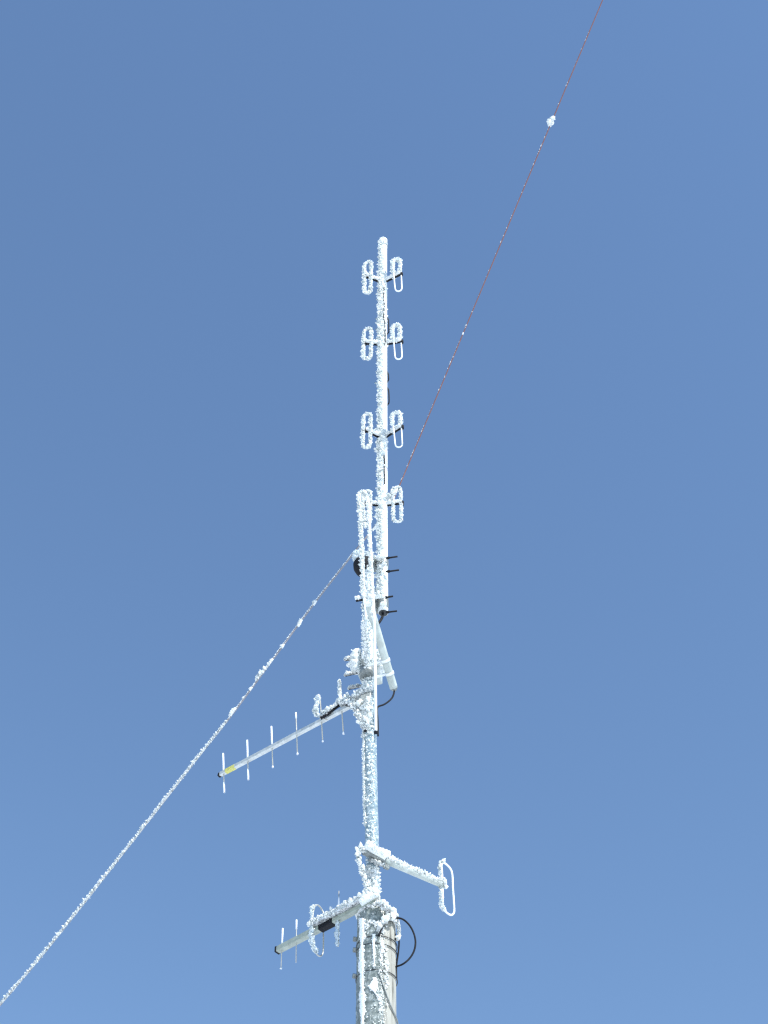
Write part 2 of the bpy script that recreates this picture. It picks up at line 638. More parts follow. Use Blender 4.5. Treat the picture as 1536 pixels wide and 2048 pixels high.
def dipole_array():
    base = W(766, 1228)
    t = thing('dipole_array_antenna', base, 'tall iced antenna pipe carrying four pairs of small looped dipoles, topmost on the mast', 'antenna')
    pp = [W(766.5, 1226), W(766, 1100), W(766, 900), W(766, 700), W(766.5, 486)]
    r = S(W(766, 850), 8.9)
    MB().tube(smooth_path(pp, .1), r, 24).build('mast_pipe', 'white_paint', t)
    MB().tube([pp[0] + V((0, 0, .004)), pp[0] - V((0, 0, .004))], r * .9, 24).build('hollow_shade', 'dark', t)  # dark disc paints the shade inside the hollow pipe end
    MB().tube([W(766.5, 494), W(766.5, 483)], [r * 1.12, r * 1.12], 24).build('end_cap', 'alu', t)
    ic = MB()
    pw = V((-.85, -.6, 0)).normalized()
    ic.ice([W(766, 1200), W(766, 1100), W(766, 900), W(766, 700), W(766.5, 492)], r, .011, lumps=1.2, lr=.0105, cover=.25, seed=21, wind=pw, jut=1.1, spread=.8, rough=1.2)
    ic.ice([W(766.5, 494), W(766.5, 481)], r * 1.05, .012, lumps=2.4, lr=.012, cover=1.2, seed=22, wind=pw, spread=2)
    ic.ice([W(766, 700), W(766.5, 560)], r * .97, .013, lumps=1.4, lr=.011, cover=.75, seed=23, wind=pw, spread=1.3, jut=.7)
    ic.ice([W(766, 905), W(766, 880)], r, .018, lumps=1.8, lr=.012, cover=.9, seed=24, wind=pw, spread=1.5, jut=.7)
    stuff(ic.build('ice_coat', 'rime', t))
    # cable harness taped to the back right of the pipe
    for ys in ((806, 780, 3.0), (664, 640, 2.0), (760, 748, 1.0)):
        hp = [W(774, ys[0] + 5, D + .03), W(776.5 + ys[2] * .4, ys[0], D), W(776.5 + ys[2] * .5, (ys[0] + ys[1]) / 2, D - .01), W(776 + ys[2] * .3, ys[1], D), W(774, ys[1] - 5, D + .03)]
        MB().tube(smooth_path(hp, .02), .008, 8).build('harness_cable', 'black', t)
    # seam cables on the camera side of the pipe
    for seed, ys in ((3, (910, 968)), (4, (575, 640)), (5, (640, 690))):
        rr = random.Random(seed)
        cp = [W(769 + rr.uniform(-2, 2), ys[0] + (ys[1] - ys[0]) * u, D - r * 1.16) for u in (0, .25, .5, .75, 1)]
        MB().tube(smooth_path(cp, .02), .0055, 6).build('harness_cable', 'black', t)
    # (joint y, right tip, left tip, right loop, left loop, bare)
    bays = [
        dict(j=566, rt=(803, 548), lt=(730, 553), R=((785, 521), (801, 519), (804, 582), (790.5, 583)), L=((730, 527), (744, 523), (742.5, 587), (730, 588)), bare=True),
        dict(j=690, rt=(804, 683), lt=(730, 687), R=((785, 652), (800, 650), (804.5, 718), (790.5, 719)), L=((729, 660), (744, 657), (743, 718), (728, 720)), bare=True),
        dict(j=878, rt=(805, 854), lt=(729, 861), R=((784, 827), (801, 825), (805, 894), (791, 895)), L=((728, 830), (743, 828), (741, 896), (727, 897)), bare=True),
        dict(j=1012, rt=(805, 1006), lt=(730, 1008), R=((786, 978), (802, 974), (804, 1045), (788, 1044)), L=((727, 985), (742, 982), (741, 1050), (728, 1052)), bare=False),
    ]
    for i, bd in enumerate(bays):
        J = W(766, bd['j'])
        for side in ('R', 'L'):
            tip = WZ(*(bd['rt'] if side == 'R' else bd['lt']), J.z)
            tip.y = max(D - .30, min(D - 0.05, tip.y))
            tpx = bd['rt'] if side == 'R' else bd['lt']
            tip = W(*tpx, tip.y)
            px = loop_path(*bd[side], rad=8)
            Y = tip.y
            P = [W(p.x, p.y, Y) for p in px]
            mid = W((bd[side][0][0] + bd[side][3][0]) / 2, (bd[side][0][1] + bd[side][3][1]) / 2, Y)
            path = [mid] + P[:] + [mid]
            lp = MB()
            lp.tube(path, S(mid, 1.45), 10, caps=False)
            o = lp.build('folded_dipole', 'white_paint', t)
            am = MB()
            am.tube([J, J.lerp(tip, 1.02)], S(mid, 2.6), 10)
            am.tube([tip + V((0, 0, .022)), tip - V((0, 0, .03))], S(mid, 3.0), 10)
            am.build('support_arm', 'black', o)
            ib = MB()
            th = S(mid, 3.4 if side == 'R' else 4.1)
            if side == 'R' and bd['bare']:
                # upper half of the loop is iced, the lower half is bare rod
                cut = (bd['rt'][1] + 1)
                upper = [p for p in px if p.y < cut]
                # order: left side up, across the top, right side down
                a = V(((bd['R'][0][0] + 1.5), cut - 4, 0))
                b = V((bd['rt'][0] - 3, cut - 5, 0))
                pts = [a] + [p for p in upper] + [b]
                ib.ice([W(p.x, p.y, Y) for p in pts], S(mid, 2.6), th * .85, lumps=1.3, lr=th * .38, vary=.4, rough=.8, cover=1.5, seed=30 + i, jut=.35, spread=2.0)
            else:
                ib.ice(path, S(mid, 1.6), th * .96, lumps=1.5, lr=th * .38, vary=.4, rough=.8, cover=.9, seed=44 + i * 3 + (side == 'L'), jut=.35, spread=2.0)
            # rime riding on top of the arm
            up = V((0, -.004, S(mid, 3.4)))
            ib.ice([J.lerp(tip, .05) + up, J.lerp(tip, .5) + up, J.lerp(tip, .97) + up], S(mid, 3.2), S(mid, 3.6), lumps=1.5, lr=S(mid, 1.5), cover=1.1,
                   seed=60 + i * 2 + (side == 'L'), wind=V((-.25, -.75, .62)), jut=.4, vary=.5, spread=1.6)
            if i == 3 and side == 'R':
                ib.ice([W(776, 1003, Y + .05), W(784, 991, Y + .02), W(796, 980, Y + .02)], .018, .03, lumps=2, lr=.016, cover=.9, seed=88, spread=2)
            stuff(ib.build('ice_coat', 'rime', o))
    # feed tail below the pipe
    tail = [W(766, 1222), W(765, 1233), W(761, 1241), W(757, 1246, D - .02), W(752, 1249, D - .03)]
    MB().tube(smooth_path(tail, .01), .013, 10).build('feed_cable', 'black', t)
    return t


dipole_array()

# ------------------------------------------------------------------ clamps between the mast and the antenna pipe
def clamp(y, studs, label, ypl, drum):
    c = W(752, y)
    t = thing('mast_clamp', c, label, 'clamp', 'clamps joining the antenna pipe to the mast')
    m_, p_ = W(738, y), W(766, y)
    body = MB()
    hz = S(c, ypl)
    # plate between the pipes and saddles round them
    body.box((m_ + p_) / 2 + V((0, .03, 0)), V(((p_ - m_).length * .62, 0, 0)), V((0, .035, 0)), V((0, 0, hz)), .2)
    for q, rr in ((m_, MR * 1.22), (p_, S(p_, 11.2))):
        body.tube([q - V((0, 0, hz * .95)), q - V((0, 0, hz * .6)), q + V((0, 0, hz * .6)), q + V((0, 0, hz * .95))], [rr * .97, rr, rr, rr * .97], 24)
    body.build('saddle', 'dim', t)
    if drum:
        # black rounded mast cap, left of the pipe
        d = MB()
        a = W(727, 1131)
        path = [a + V((-.005, 0, -.115)), a + V((-.005, 0, -.10)), a + V((-.004, 0, -.05)), a + V((0, 0, .01)), a + V((0, 0, .05))]
        d.tube(path, [.04, .072, .096, .105, .09], 28)
        dk = d.build('mast_cap', 'black', t)
        ib = MB()
        ib.ice([W(709, 1122, D - .02), W(712, 1112, D - .04), W(719, 1102, D - .05)], .015, .02, lumps=1.6, lr=.014, cover=.8, seed=95, spread=2)
        stuff(ib.build('ice_coat', 'glaze', dk))
    for k, (x0, y0, x1, y1) in enumerate(studs):
        s0, s1 = W(x0, y0, D - .085 + .0 * k), W(x1, y1, D - .10)
        st = MB()
        st.tube([W(772, y0 + .6, D - .075), s0, s1], S(s0, 1.9), 8)
        st.tube([s0.lerp(s1, -.3), s0.lerp(s1, -.02)], S(s0, 3.2), 6, smooth=False)
        st.build('stud', 'black', t)
    ib = MB()
    for (x, yy, dy) in ((750, y - 12, -.06), (757, y - 13, -.1), (765, y - 14, -.11), (768, y + 2, -.12)):
        ib.ice([W(x - 5, yy + 1, D + dy), W(x + 5, yy, D + dy)], .012, .022, lumps=2, lr=.015, cover=.8, seed=int(x + yy), spread=2)
    stuff(ib.build('ice_coat', 'rime', t))
    return t


clamp(1128, ((779, 1115.5, 795, 1113), (780, 1142.5, 798, 1140)), 'upper dark clamp with black rounded cap and two studs poking right', 11, True)
clamp(1208, ((774, 1194.5, 786, 1192.5), (778, 1224, 794, 1222)), 'lower grey clamp at the foot of the antenna pipe, with two studs', 15, False)

# ------------------------------------------------------------------ hairpin antenna in front of the mast
def hairpin():
    Y = D - 1.0
    base = W(731, 1212, Y)
    t = thing('hairpin_antenna', base, 'long hairpin rod antenna standing in front of the mast, its right rod reaching lower', 'antenna')
    lpx = [(732.5, 1238), (729.5, 1212), (728, 1185), (725, 1100), (722, 1030), (719.5, 1000), (721, 988), (727, 985), (733, 992), (737, 1005), (741, 1080), (744.5, 1160), (748.5, 1240), (750, 1320), (751, 1400), (751.6, 1464)]
    P = [W(x, y, Y) for x, y in lpx]
    r = S(base, 2.9)
    sp = smooth_path(P, .02)
    MB().tube(sp, [r * (.5 if (p.z < P[1].z + .02 and p.x < P[0].x + .01 and i < len(sp) * .2) else 1.0) for i, p in enumerate(sp)], 14).build('rod', 'white_paint', t)
    e = P[-1]
    MB().tube([e + V((0, 0, .004)), e - V((0, 0, .012))], r * 1.25, 12).build('end_cap', 'black', t)
    ic = MB()
    w = V((-.75, -.6, .3)).normalized()
    ic.ice([W(x, y, Y) for x, y in lpx[2:9]], r, S(base, 3.4), lumps=1.4, lr=S(base, 1.9), cover=.6, seed=101, wind=w, jut=.6, spread=1.1, vary=.6)
    ic.ice([W(x, y, Y) for x, y in lpx[7:13]][::-1], r * .92, S(base, 2.7), lumps=1.1, lr=S(base, 1.9), cover=.35, seed=102, wind=w, jut=.4)
    ic.ice([W(730, 1196, Y), W(727, 1180, Y)], r * 1.3, S(base, 3.5), lumps=2.5, lr=S(base, 2.4), cover=.9, seed=103, wind=w, spread=2)
    # frost bridging the rods near the top
    ic.ice([W(724, 1006, Y), W(729, 1030, Y), W(731, 1056, Y)], r * .7, S(base, 2.2), lumps=1.6, lr=S(base, 2.0), cover=.9, seed=104, spread=2)
    stuff(ic.build('ice_coat', 'rime', t))
    # stand-off arm back to the mast
    a0 = W(729.5, 1202, Y)
    a1 = WZ(737.5, 1322, a0.z)
    a1 = V((W(735, 1322).x, D - .06, a0.z))
    MB().tube([a0, a1], S(base, 2.4), 14).build('standoff_arm', 'galv', t)
    cl = MB()
    cl.box(W(738.5, 1204, Y) + V((0, .01, 0)), V((.048, 0, 0)), V((0, .022, 0)), V((0, 0, .028)), .2)
    k = cl.build('rod_clamp', 'white_paint', t)
    cs = MB()
    cs.tube([a1 + V((0, 0, .055)), a1 - V((0, 0, .055))], MR * 1.25, 20)
    cs.build('mast_saddle', 'dim', t)
    im = MB()
    im.ice([W(735, 1196, Y), W(745, 1196, Y)], .02, .02, lumps=2.4, lr=.014, cover=.9, seed=105, spread=2)
    im.ice([W(711, 1198, Y + .02), W(721, 1196, Y)], .010, .016, lumps=1.8, lr=.012, cover=1.0, seed=106, spread=2)
    stuff(im.build('ice_coat', 'rime', k))
    st = MB()
    st.tube([W(712, 1202, Y + .01), W(726, 1199.5, Y + .01)], .010, 8)
    st.build('stud', 'black', t)
    ia = MB()
    ia.ice([a0.lerp(a1, .3), a0.lerp(a1, .6), a1], S(base, 2.4), .016, lumps=1.2, lr=.011, cover=.6, seed=107, wind=V((-.6, -.2, -.5)), spread=1.6)
    stuff(ia.build('ice_coat', 'rime', t))
    return t


hairpin()

# ------------------------------------------------------------------ white tube antenna and the box that carries it
def tube_antenna():
    b0 = W(787.5, 1376, D - .02)
    b1 = W(737.5, 1207, D - .72)
    t = thing('tube_antenna', b0, 'plain white tube antenna slanting across the mast, black pigtail at its foot', 'antenna')
    r = S(b0, 8.2)
    ax = (b1 - b0).normalized()
    MB().tube([b0, b0 + ax * .03, b0.lerp(b1, .5), b1 - ax * .03, b1 - ax * .008, b1], [r, r, r, r, r * .9, r * .6], 28).build('radome', 'white_tube', t)
    MB().tube([b0 - ax * .03, b0 - ax * .01, b0], [r * .45, r * .85, r * .92], 20).build('base_plug', 'dim', t)
    for u in (.175, .33):
        c = b0.lerp(b1, u)
        k = MB()
        k.tube([c - ax * .014, c + ax * .014], r * 1.16, 28)
        side = V((-1, .25, -.15)).normalized()
        k.tube([c + side * r, c + side * (r + .13)], .013, 10)
        k.build('clamp_ring', 'white_paint', t)
    pt = [b0 - ax * .02, W(788, 1386, D - .02), W(784.5, 1395, D - .03), W(777, 1403, D - .05), W(767, 1409.5, D - .06), W(757, 1413, D - .07), W(754, 1420, D - .09), W(755.3, 1440, D - .09), W(756.2, 1472, D - .08)]
    MB().tube(smooth_path(pt, .01), .0085, 10).build('pigtail_cable', 'black', t)
    return t


tube_antenna()


def equipment_box():
    c = W(740, 1359, D + .18) + V((0, 0, .125))
    t = thing('mounting_box', c, 'pale metal box clamped behind the mast, its upper left corner heaped with ice', 'box')
    rot = R(-17)
    ax = V((math.cos(rot), math.sin(rot), 0))
    ay = V((-math.sin(rot), math.cos(rot), 0))
    MB().box(c, ax * .095, ay * .10, V((0, 0, .125)), .05).build('shell', 'white_tube', t)
    MB().box(c + ax * .12 + ay * -.05 + V((0, 0, .0)), ax * .03, ay * .05, V((0, 0, .06)), .1).build('bracket', 'white_paint', t)
    ic = MB()
    rnd = random.Random(9)
    # heap on the upper left
    for _ in range(150):
        x = rnd.triangular(700, 730, 714)
        y = rnd.triangular(1300, 1348, 1325)
        if (x - 716) ** 2 / 200 + (y - 1324) ** 2 / 560 > 1.1:
            continue
        ic.lump(W(x, y, D + .05 + rnd.uniform(-.05, .05)), S(c, rnd.uniform(1.4, 3.2)), WIND, 1.2, rnd)
    ic.ice([W(708, 1312, D + .03), W(714, 1305, D + .03), W(722, 1305, D + .03)], .02, .030, lumps=.7, lr=.012, rough=.6, cover=1, seed=120, spread=2)
    ic.ice([W(712, 1345, D + .05), W(712, 1325, D + .05), W(716, 1308, D + .05)], .035, .036, lumps=.6, lr=.013, rough=.6, cover=1, seed=121, spread=2)
    # right of the mast, round the tube clamps
    ic.ice([W(757, 1300, D + .03), W(762, 1325, D + .02), W(763, 1345, D + .02)], .012, .022, lumps=1.6, lr=.016, cover=.8, seed=122, spread=2)
    ic.ice([W(766, 1346, D - .02), W(771, 1349, D - .02)], .012, .02, lumps=1.6, lr=.015, cover=1, seed=123, spread=2)
    stuff(ic.build('ice_coat', 'rime', t))
    for i, (x0, y0, x1, y1) in enumerate(((690, 1320, 708, 1316), (690, 1351, 712, 1346), (697, 1377.5, 722, 1372))):
        p0, p1 = W(x0, y0, D + .02), W(x1, y1, D + .06)
        s = MB()
        s.tube([p0, p1, p1.lerp(p0, -.6)], S(p0, 2.6), 8)
        o = s.build('stud', 'black', t)
        ib = MB()
        ib.ice([p0 - (p1 - p0) * .02, p1], S(p0, 2.6), S(p0, 4.6), lumps=1.0, lr=S(p0, 1.7), vary=.4, cover=.7, seed=130 + i, wind=V((-.3, -.5, .8)), spread=1.4, jut=.3)
        stuff(ib.build('ice_coat', 'rime', o))
    # dark pipe stub seen from below in front of the mast
    q = W(730, 1322, D - .16)
    MB().tube([q + V((0, 0, .0)), q + V((.004, .10, .03))], .036, 14).build('pipe_stub', 'dim', t)
    return t


equipment_box()

# ------------------------------------------------------------------ yagi antennas
def boom_line(a_px, b_px, Yb):
    B = W(*b_px, Yb)
    A = WZ(*a_px, B.z)
    def on(px):
        u = (px - b_px[0]) / (a_px[0] - b_px[0])
        py = b_px[1] + (a_px[1] - b_px[1]) * u
        return WZ(px, py, B.z)
    return A, B, on


def square_boom(mb, a, b, h, v=None):
    ax = (b - a) / 2
    t = ax.normalized()
    side = t.cross(V((0, 0, 1))).normalized()
    mb.box((a + b) / 2, side * h, V((0, 0, 1)) * (v or h), ax, .15)
    return mb


def yagi_upper():
    A, B, on = boom_line((441, 1549), (733, 1394.5), D - .08)
    t = thing('yagi_antenna', B, 'longer yagi antenna with thin boom, yellow label near its tip and six thin rods', 'antenna', 'yagi antennas pointing left')
    h = S(A, 4.1)
    square_boom(MB(), A, B, h).build('boom', 'alu', t)
    d = (A - B).normalized()
    MB().tube([A - d * .004, A + d * .018, A + d * .026], [h * 1.3, h * 1.3, h * 1.0], 4, rot=0.65, smooth=False).build('end_cap', 'black', t)
    # yellow label wrapped on the boom
    l0, l1 = on(452), on(471)
    square_boom(MB(), l0, l1, h * 1.04).build('warning_label', 'yellow', t)
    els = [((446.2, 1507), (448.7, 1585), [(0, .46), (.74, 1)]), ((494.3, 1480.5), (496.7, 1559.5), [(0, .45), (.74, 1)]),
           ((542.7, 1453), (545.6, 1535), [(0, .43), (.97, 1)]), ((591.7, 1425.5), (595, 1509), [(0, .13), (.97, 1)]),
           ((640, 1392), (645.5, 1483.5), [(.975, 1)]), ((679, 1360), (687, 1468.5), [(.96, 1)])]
    for i, (a, b, fr) in enumerate(els):
        yb = 1549 + (1394.5 - 1549) * ((a[0] + b[0]) / 2 - 441) / (733 - 441)
        q = on(a[0] + (b[0] - a[0]) * (yb - a[1]) / (b[1] - a[1]))
        p0, p1 = W(*a, q.y), W(*b, q.y)
        r = S(q, 1.25)
        o = MB().tube([p0, p1], r, 10).build('element', 'rod', t)
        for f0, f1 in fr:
            MB().tube([p0.lerp(p1, f0), p0.lerp(p1, f1)], r * 1.45, 10).build('sunlit_frost_sleeve', 'frost', o)  # white sleeve paints the sunlit stretch; the grey rod stays as the shaded one
        ib = MB()
        if i == 4:
            ib.ice([W(638, 1390, q.y), W(636.5, 1405, q.y), W(633, 1416, q.y), W(635, 1428, q.y)], r * 1.7, S(q, 5), lumps=1.0, lr=S(q, 1.8), cover=1.3, seed=140, spread=2, jut=.3)
            ib.ice([W(631, 1416, q.y), W(634, 1430, q.y), W(641, 1434, q.y)], r, S(q, 4.5), lumps=1.5, lr=S(q, 2.2), cover=.9, seed=141, spread=2, jut=.3)
            stuff(ib.build('ice_coat', 'rime', o))
        if i == 5:
            ib.ice([p0, W(680, 1375, q.y), W(682, 1403, q.y)], r * 1.7, S(q, 4.0), lumps=.5, lr=S(q, 1.6), cover=1.4, seed=142, spread=2, jut=.2, rough=.6)
            stuff(ib.build('ice_coat', 'rime', o))
    # feed block and the iced feed line along the boom
    q = on(648)
    MB().box(q + V((0, -h * 1.3, -.004)), V((.035, 0, -.012)), V((0, .008, 0)), V((0.004, 0, .012)), .2).build('feed_block', 'rod', t)
    yq = on(650).y
    cp = [W(641, 1436, yq - .06), W(652, 1430, yq - .07), W(666, 1419, yq - .08), W(682, 1409, yq - .08), W(697, 1409, D - .02), W(708, 1418, D - .06), W(718, 1434, D - .1), W(726, 1450, D - .12), W(731, 1462, D - .12)]
    c = MB().tube(smooth_path(cp, .015), .017, 10).build('feed_cable', 'black', t)
    ib = MB()
    ib.ice([p + V((0, 0, .006)) for p in cp], .014, .034, lumps=1.6, lr=.0115, cover=.12, seed=145, wind=V((-.35, -.35, .85)), jut=.5, spread=1.1)
    stuff(ib.build('ice_coat', 'rime', c))
    # mounting bracket buried in rime
    br = MB()
    br.box(W(729, 1408, D - .10), V((.05, 0, .02)), V((0, .02, 0)), V((.01, 0, .11)), .15)
    br.tube([W(690, 1412, D + .08), W(742, 1384, D - .1)], .026, 12)
    k = br.build('mount_bracket', 'dim', t)
    ib = MB()
    ib.ice([W(684, 1412, D + .1), W(702, 1404, D + .02), W(722, 1392, D - .06), W(746, 1374, D - .13)], .026, .034, lumps=2.2, lr=.0135, cover=.5, seed=150, wind=V((-.3, -.4, .85)), jut=.9, spread=1.3)
    ib.ice([W(736, 1400, D - .13), W(735, 1432, D - .13), W(733, 1456, D - .12)], .03, .02, lumps=1.5, lr=.014, cover=.9, seed=151, spread=1.8)
    ib.ice([W(722, 1400, D - .13), W(717, 1412, D - .13)], .012, .03, lumps=1.8, lr=.012, cover=.9, seed=152, spread=2)
    stuff(ib.build('ice_coat', 'rime', k))
    return t


def yagi_lower():
    A, B, on = boom_line((556, 1900), (744, 1803), D - .16)
    t = thing('yagi_antenna', B, 'shorter yagi antenna with thick boom and looped dipole, fixed at the wooden pole top', 'antenna', 'yagi antennas pointing left')
    h = S(A, 6.3)
    square_boom(MB(), A, B, h).build('boom', 'grp', t)
    d = (A - B).normalized()
    side = d.cross(V((0, 0, 1))).normalized()
    MB().box(A + d * .006, side * h * 1.06, V((0, 0, h * 1.06)), d * .008, .15).build('end_cap', 'black', t)
    ly = lambda x: 1900 + (1803 - 1900) * (x - 556) / (744 - 556)
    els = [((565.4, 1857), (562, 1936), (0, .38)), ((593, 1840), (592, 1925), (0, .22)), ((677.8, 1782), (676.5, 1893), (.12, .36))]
    for i, (a, b, fr) in enumerate(els):
        q = on((a[0] + b[0]) / 2)
        p0, p1 = W(*a, q.y), W(*b, q.y)
        r = S(q, 1.0)
        o = MB().tube([p0, p1], r, 10).build('element', 'rod', t)
        MB().tube([p0.lerp(p1, fr[0]), p0.lerp(p1, fr[1])], r * 1.75, 10).build('sunlit_frost_sleeve', 'frost', o)  # sunlit length of the rod put in as a thicker white sleeve
        if i < 2:
            MB().lump(p1 - V((0, 0, .004)) if i == 0 else p0.lerp(p1, .92), S(q, 1.6)).build('sunlit_frost_sleeve', 'rime', o)
        if i == 2:
            ib = MB()
            ib.ice([W(676.5, 1838, q.y), W(675.5, 1865, q.y), W(675.5, 1892, q.y)], r * 2, S(q, 5.2), lumps=.7, lr=S(q, 1.7), cover=1.5, seed=161, spread=2, jut=.2)
            stuff(ib.build('ice_coat', 'glaze', o))
    # looped dipole
    q = on(634)
    Yq = q.y
    near = Yq - .05
    lp = [(626, 1856, near), (625.5, 1836, near), (627, 1821, near), (631, 1811, near), (637, 1811, Yq), (643, 1818, Yq + .04), (647, 1830, Yq + .05), (647, 1870, Yq + .05), (646.5, 1900, Yq + .05), (644, 1910, Yq + .04), (638, 1912, Yq), (631, 1904, near), (627, 1890, near), (625.5, 1870, near), (626, 1856, near)]
    P = [W(*p) for p in lp]
    o = MB().tube(smooth_path(P, .01), S(q, 1.55), 10, caps=False).build('folded_dipole', 'rod', t)
    ib = MB()
    ib.ice([W(623.5, 1852, near), W(624.5, 1870, near), W(626, 1888, near), W(632, 1902, near), (W(635, 1906, near))], S(q, 2.2), S(q, 5.0), lumps=.8, lr=S(q, 1.8), cover=1.4, seed=165, spread=2, jut=.2)
    ib.ice([W(624, 1812, near), W(623.5, 1826, near), W(625, 1845, near)], S(q, 1.0), S(q, 2.2), lumps=1.0, lr=S(q, 1.5), cover=.7, seed=166, spread=2)
    stuff(ib.build('ice_coat', 'glaze', o))
    ib = MB()
    ib.ice([W(628, 1820, near), W(630, 1812, near), W(635, 1810.5, near)], S(q, 1.4), S(q, 2.2), lumps=.8, lr=S(q, 1.4), cover=1, seed=167, spread=2)
    ib.ice([W(617, 1853, near), W(622, 1846, near), W(629, 1840, near)], S(q, 2), S(q, 4.5), lumps=1.8, lr=S(q, 2.4), cover=.8, seed=168, spread=2)
    stuff(ib.build('ice_coat', 'rime', o))
    # black feed box round the boom
    f0, f1 = on(641), on(668)
    fb = MB()
    square_boom(fb, f0 + V((0, 0, -h * .35)), f1 + V((0, 0, -h * .35)), h * 1.2, h * .85)
    fb.build('feed_box', 'black', t)
    # iced feed line on top of the boom
    zt = V((0, -.03, h * 1.25))
    cp = [on(x) + zt for x in (626, 640, 660, 680, 700, 720, 736)] 
    c = MB().tube(smooth_path(cp, .02), .016, 10).build('feed_cable', 'black', t)
    ib = MB()
    ib.ice([p + V((0, -.01, .0)) for p in cp], .024, .032, lumps=1.6, lr=.0105, vary=.5, cover=.5, seed=170, wind=V((-.35, -.7, .6)), jut=.4, spread=1.1)
    ib.ice([W(722, 1806, D - .2), W(738, 1797, D - .2), W(752, 1788, D - .18)], .03, .03, lumps=2, lr=.013, cover=.7, seed=171, wind=V((-.3, -.6, .8)), jut=.7, spread=1.6)
    ib.ice([W(704, 1806, D - .12), W(700.5, 1797, D - .12)], .008, .016, lumps=1.6, lr=.011, cover=.9, seed=172, spread=2)
    stuff(ib.build('ice_coat', 'rime', c))
    # mounting clamp on the pole's shoulder
    mk = MB()
    mk.box(W(744, 1806, D - .1), V((.07, 0, 0)), V((0, .04, 0)), V((0, 0, .05)), .2)
    mk.build('mount_bracket', 'dim', t)
    return t


yagi_upper()
yagi_lower()

# ------------------------------------------------------------------ side-arm dipole on the right
def side_dipole():
    B = W(737, 1707, D - .13)
    A = WZ(889, 1772, B.z)
    t = thing('side_arm_antenna', B, 'single looped dipole on a long iced arm reaching right from the mast', 'antenna')
    r = S(B, 6.6)
    MB().tube([B, B.lerp(A, .99)], [r * 1.0, r * .95], 18).build('arm', 'white_tube', t)
    ic = MB()
    u = (A - B).normalized()
    ic.ice([B - u * .02, B.lerp(A, .5), A], r * .97, .024, lumps=1.8, lr=.0095, cover=.05, seed=180, wind=V((-.25, -.45, .9)), jut=.8)
    ic.ice([W(727, 1703, D - .15), W(740, 1700, D - .16), W(756, 1707, D - .17), W(772, 1716, D - .15)], r * .8, .036, lumps=1.6, lr=.013, cover=.15, seed=181, wind=V((-.2, -.5, .9)), jut=.4)
    stuff(ic.build('ice_coat', 'rime', t))
    # mast clamp: sleeve plus a lower rod with a nut
    cl = MB()
    sl = [B - u * .05, B - u * .045, B + u * .16, B + u * .165]
    cl.tube(sl, [r * 1.02, r * 1.12, r * 1.12, r * 1.02], 20)
    dn = V((0.0, -.0, -.062))
    cl.tube([B + dn - u * .0, B + dn + u * .21], .013, 10)
    cl.tube([B + dn + u * .165, B + dn + u * .20], .024, 6, smooth=False)
    cl.tube([B + u * .165 + dn * 1.2, B + u * .165 - dn * .6], .014, 8)
    k = cl.build('mast_bracket', 'dim', t)
    ib = MB()
    ib.ice([B + dn * 1.05 + u * .02, B + dn * 1.05 + u * .2], .012, .012, lumps=1, lr=.008, cover=.6, seed=182)
    ib.ice([W(774, 1715, D - .1), W(778, 1707, D - .1), W(779, 1703, D - .1)], .010, .020, lumps=1.7, lr=.013, cover=.9, seed=183, spread=2)
    stuff(ib.build('ice_coat', 'rime', k))
    # the loop: near side iced, far side bare
    n, f = A.y - .01, A.y + .09
    pts = [(885.5, 1768, n), (884, 1745, n), (883, 1730, n), (887, 1726, n + .02), (893, 1729, n + .05), (901, 1738, f - .01), (904.5, 1750, f), (906, 1780, f), (908.3, 1815, f), (907.5, 1826, f - .01),
           (902, 1830, f - .03), (893, 1825, n + .03), (887, 1816, n), (885.5, 1800, n), (885.5, 1768, n)]
    P = [W(*p) for p in pts]
    lp = MB().tube(smooth_path(P, .01), S(A, 2.0), 12, caps=False).build('folded_dipole', 'white_paint', t)
    ib = MB()
    ib.ice([W(886, 1722, n), W(881.5, 1731, n), W(882, 1750, n), W(884, 1775, n), W(884, 1800, n), W(886, 1815, n), W(892, 1823, n + .02)], S(A, 2.0), S(A, 3.8), lumps=1.1, lr=S(A, 2.0), cover=.85, seed=185, spread=1.8, jut=.4)
    ib.ice([W(877, 1764, n), W(886, 1770, n), W(891, 1774, n), W(892, 1764, n)], S(A, 2.2), S(A, 3.6), lumps=1.6, lr=S(A, 2.2), cover=.9, seed=186, spread=2, jut=.3)
    ib.ice([W(883, 1724, n), W(888, 1721, n), W(890, 1723, n)], S(A, 1.5), S(A, 2.6), lumps=1.2, lr=S(A, 1.8), cover=.9, seed=187, spread=2)
    stuff(ib.build('ice_coat', 'rime', lp))
    joint = MB().tube([W(904.6, 1781.5, f), W(904.9, 1785, f)], S(A, 2.3), 10)
    # iced feed line looping down to the pole top
    cp = [W(730, 1704, D - .17), W(722, 1697, D - .17), W(716.5, 1703, D - .17), W(719, 1722, D - .18), W(727, 1748, D - .19), W(736, 1775, D - .2), W(742, 1792, D - .2)]
    c = MB().tube(smooth_path(cp, .015), .009, 8).build('feed_cable', 'black', t)
    ib = MB()
    ib.ice(cp, .009, .017, lumps=1.5, lr=.0105, cover=.8, seed=190, spread=1.8)
    stuff(ib.build('ice_coat', 'rime', c))


side_dipole()

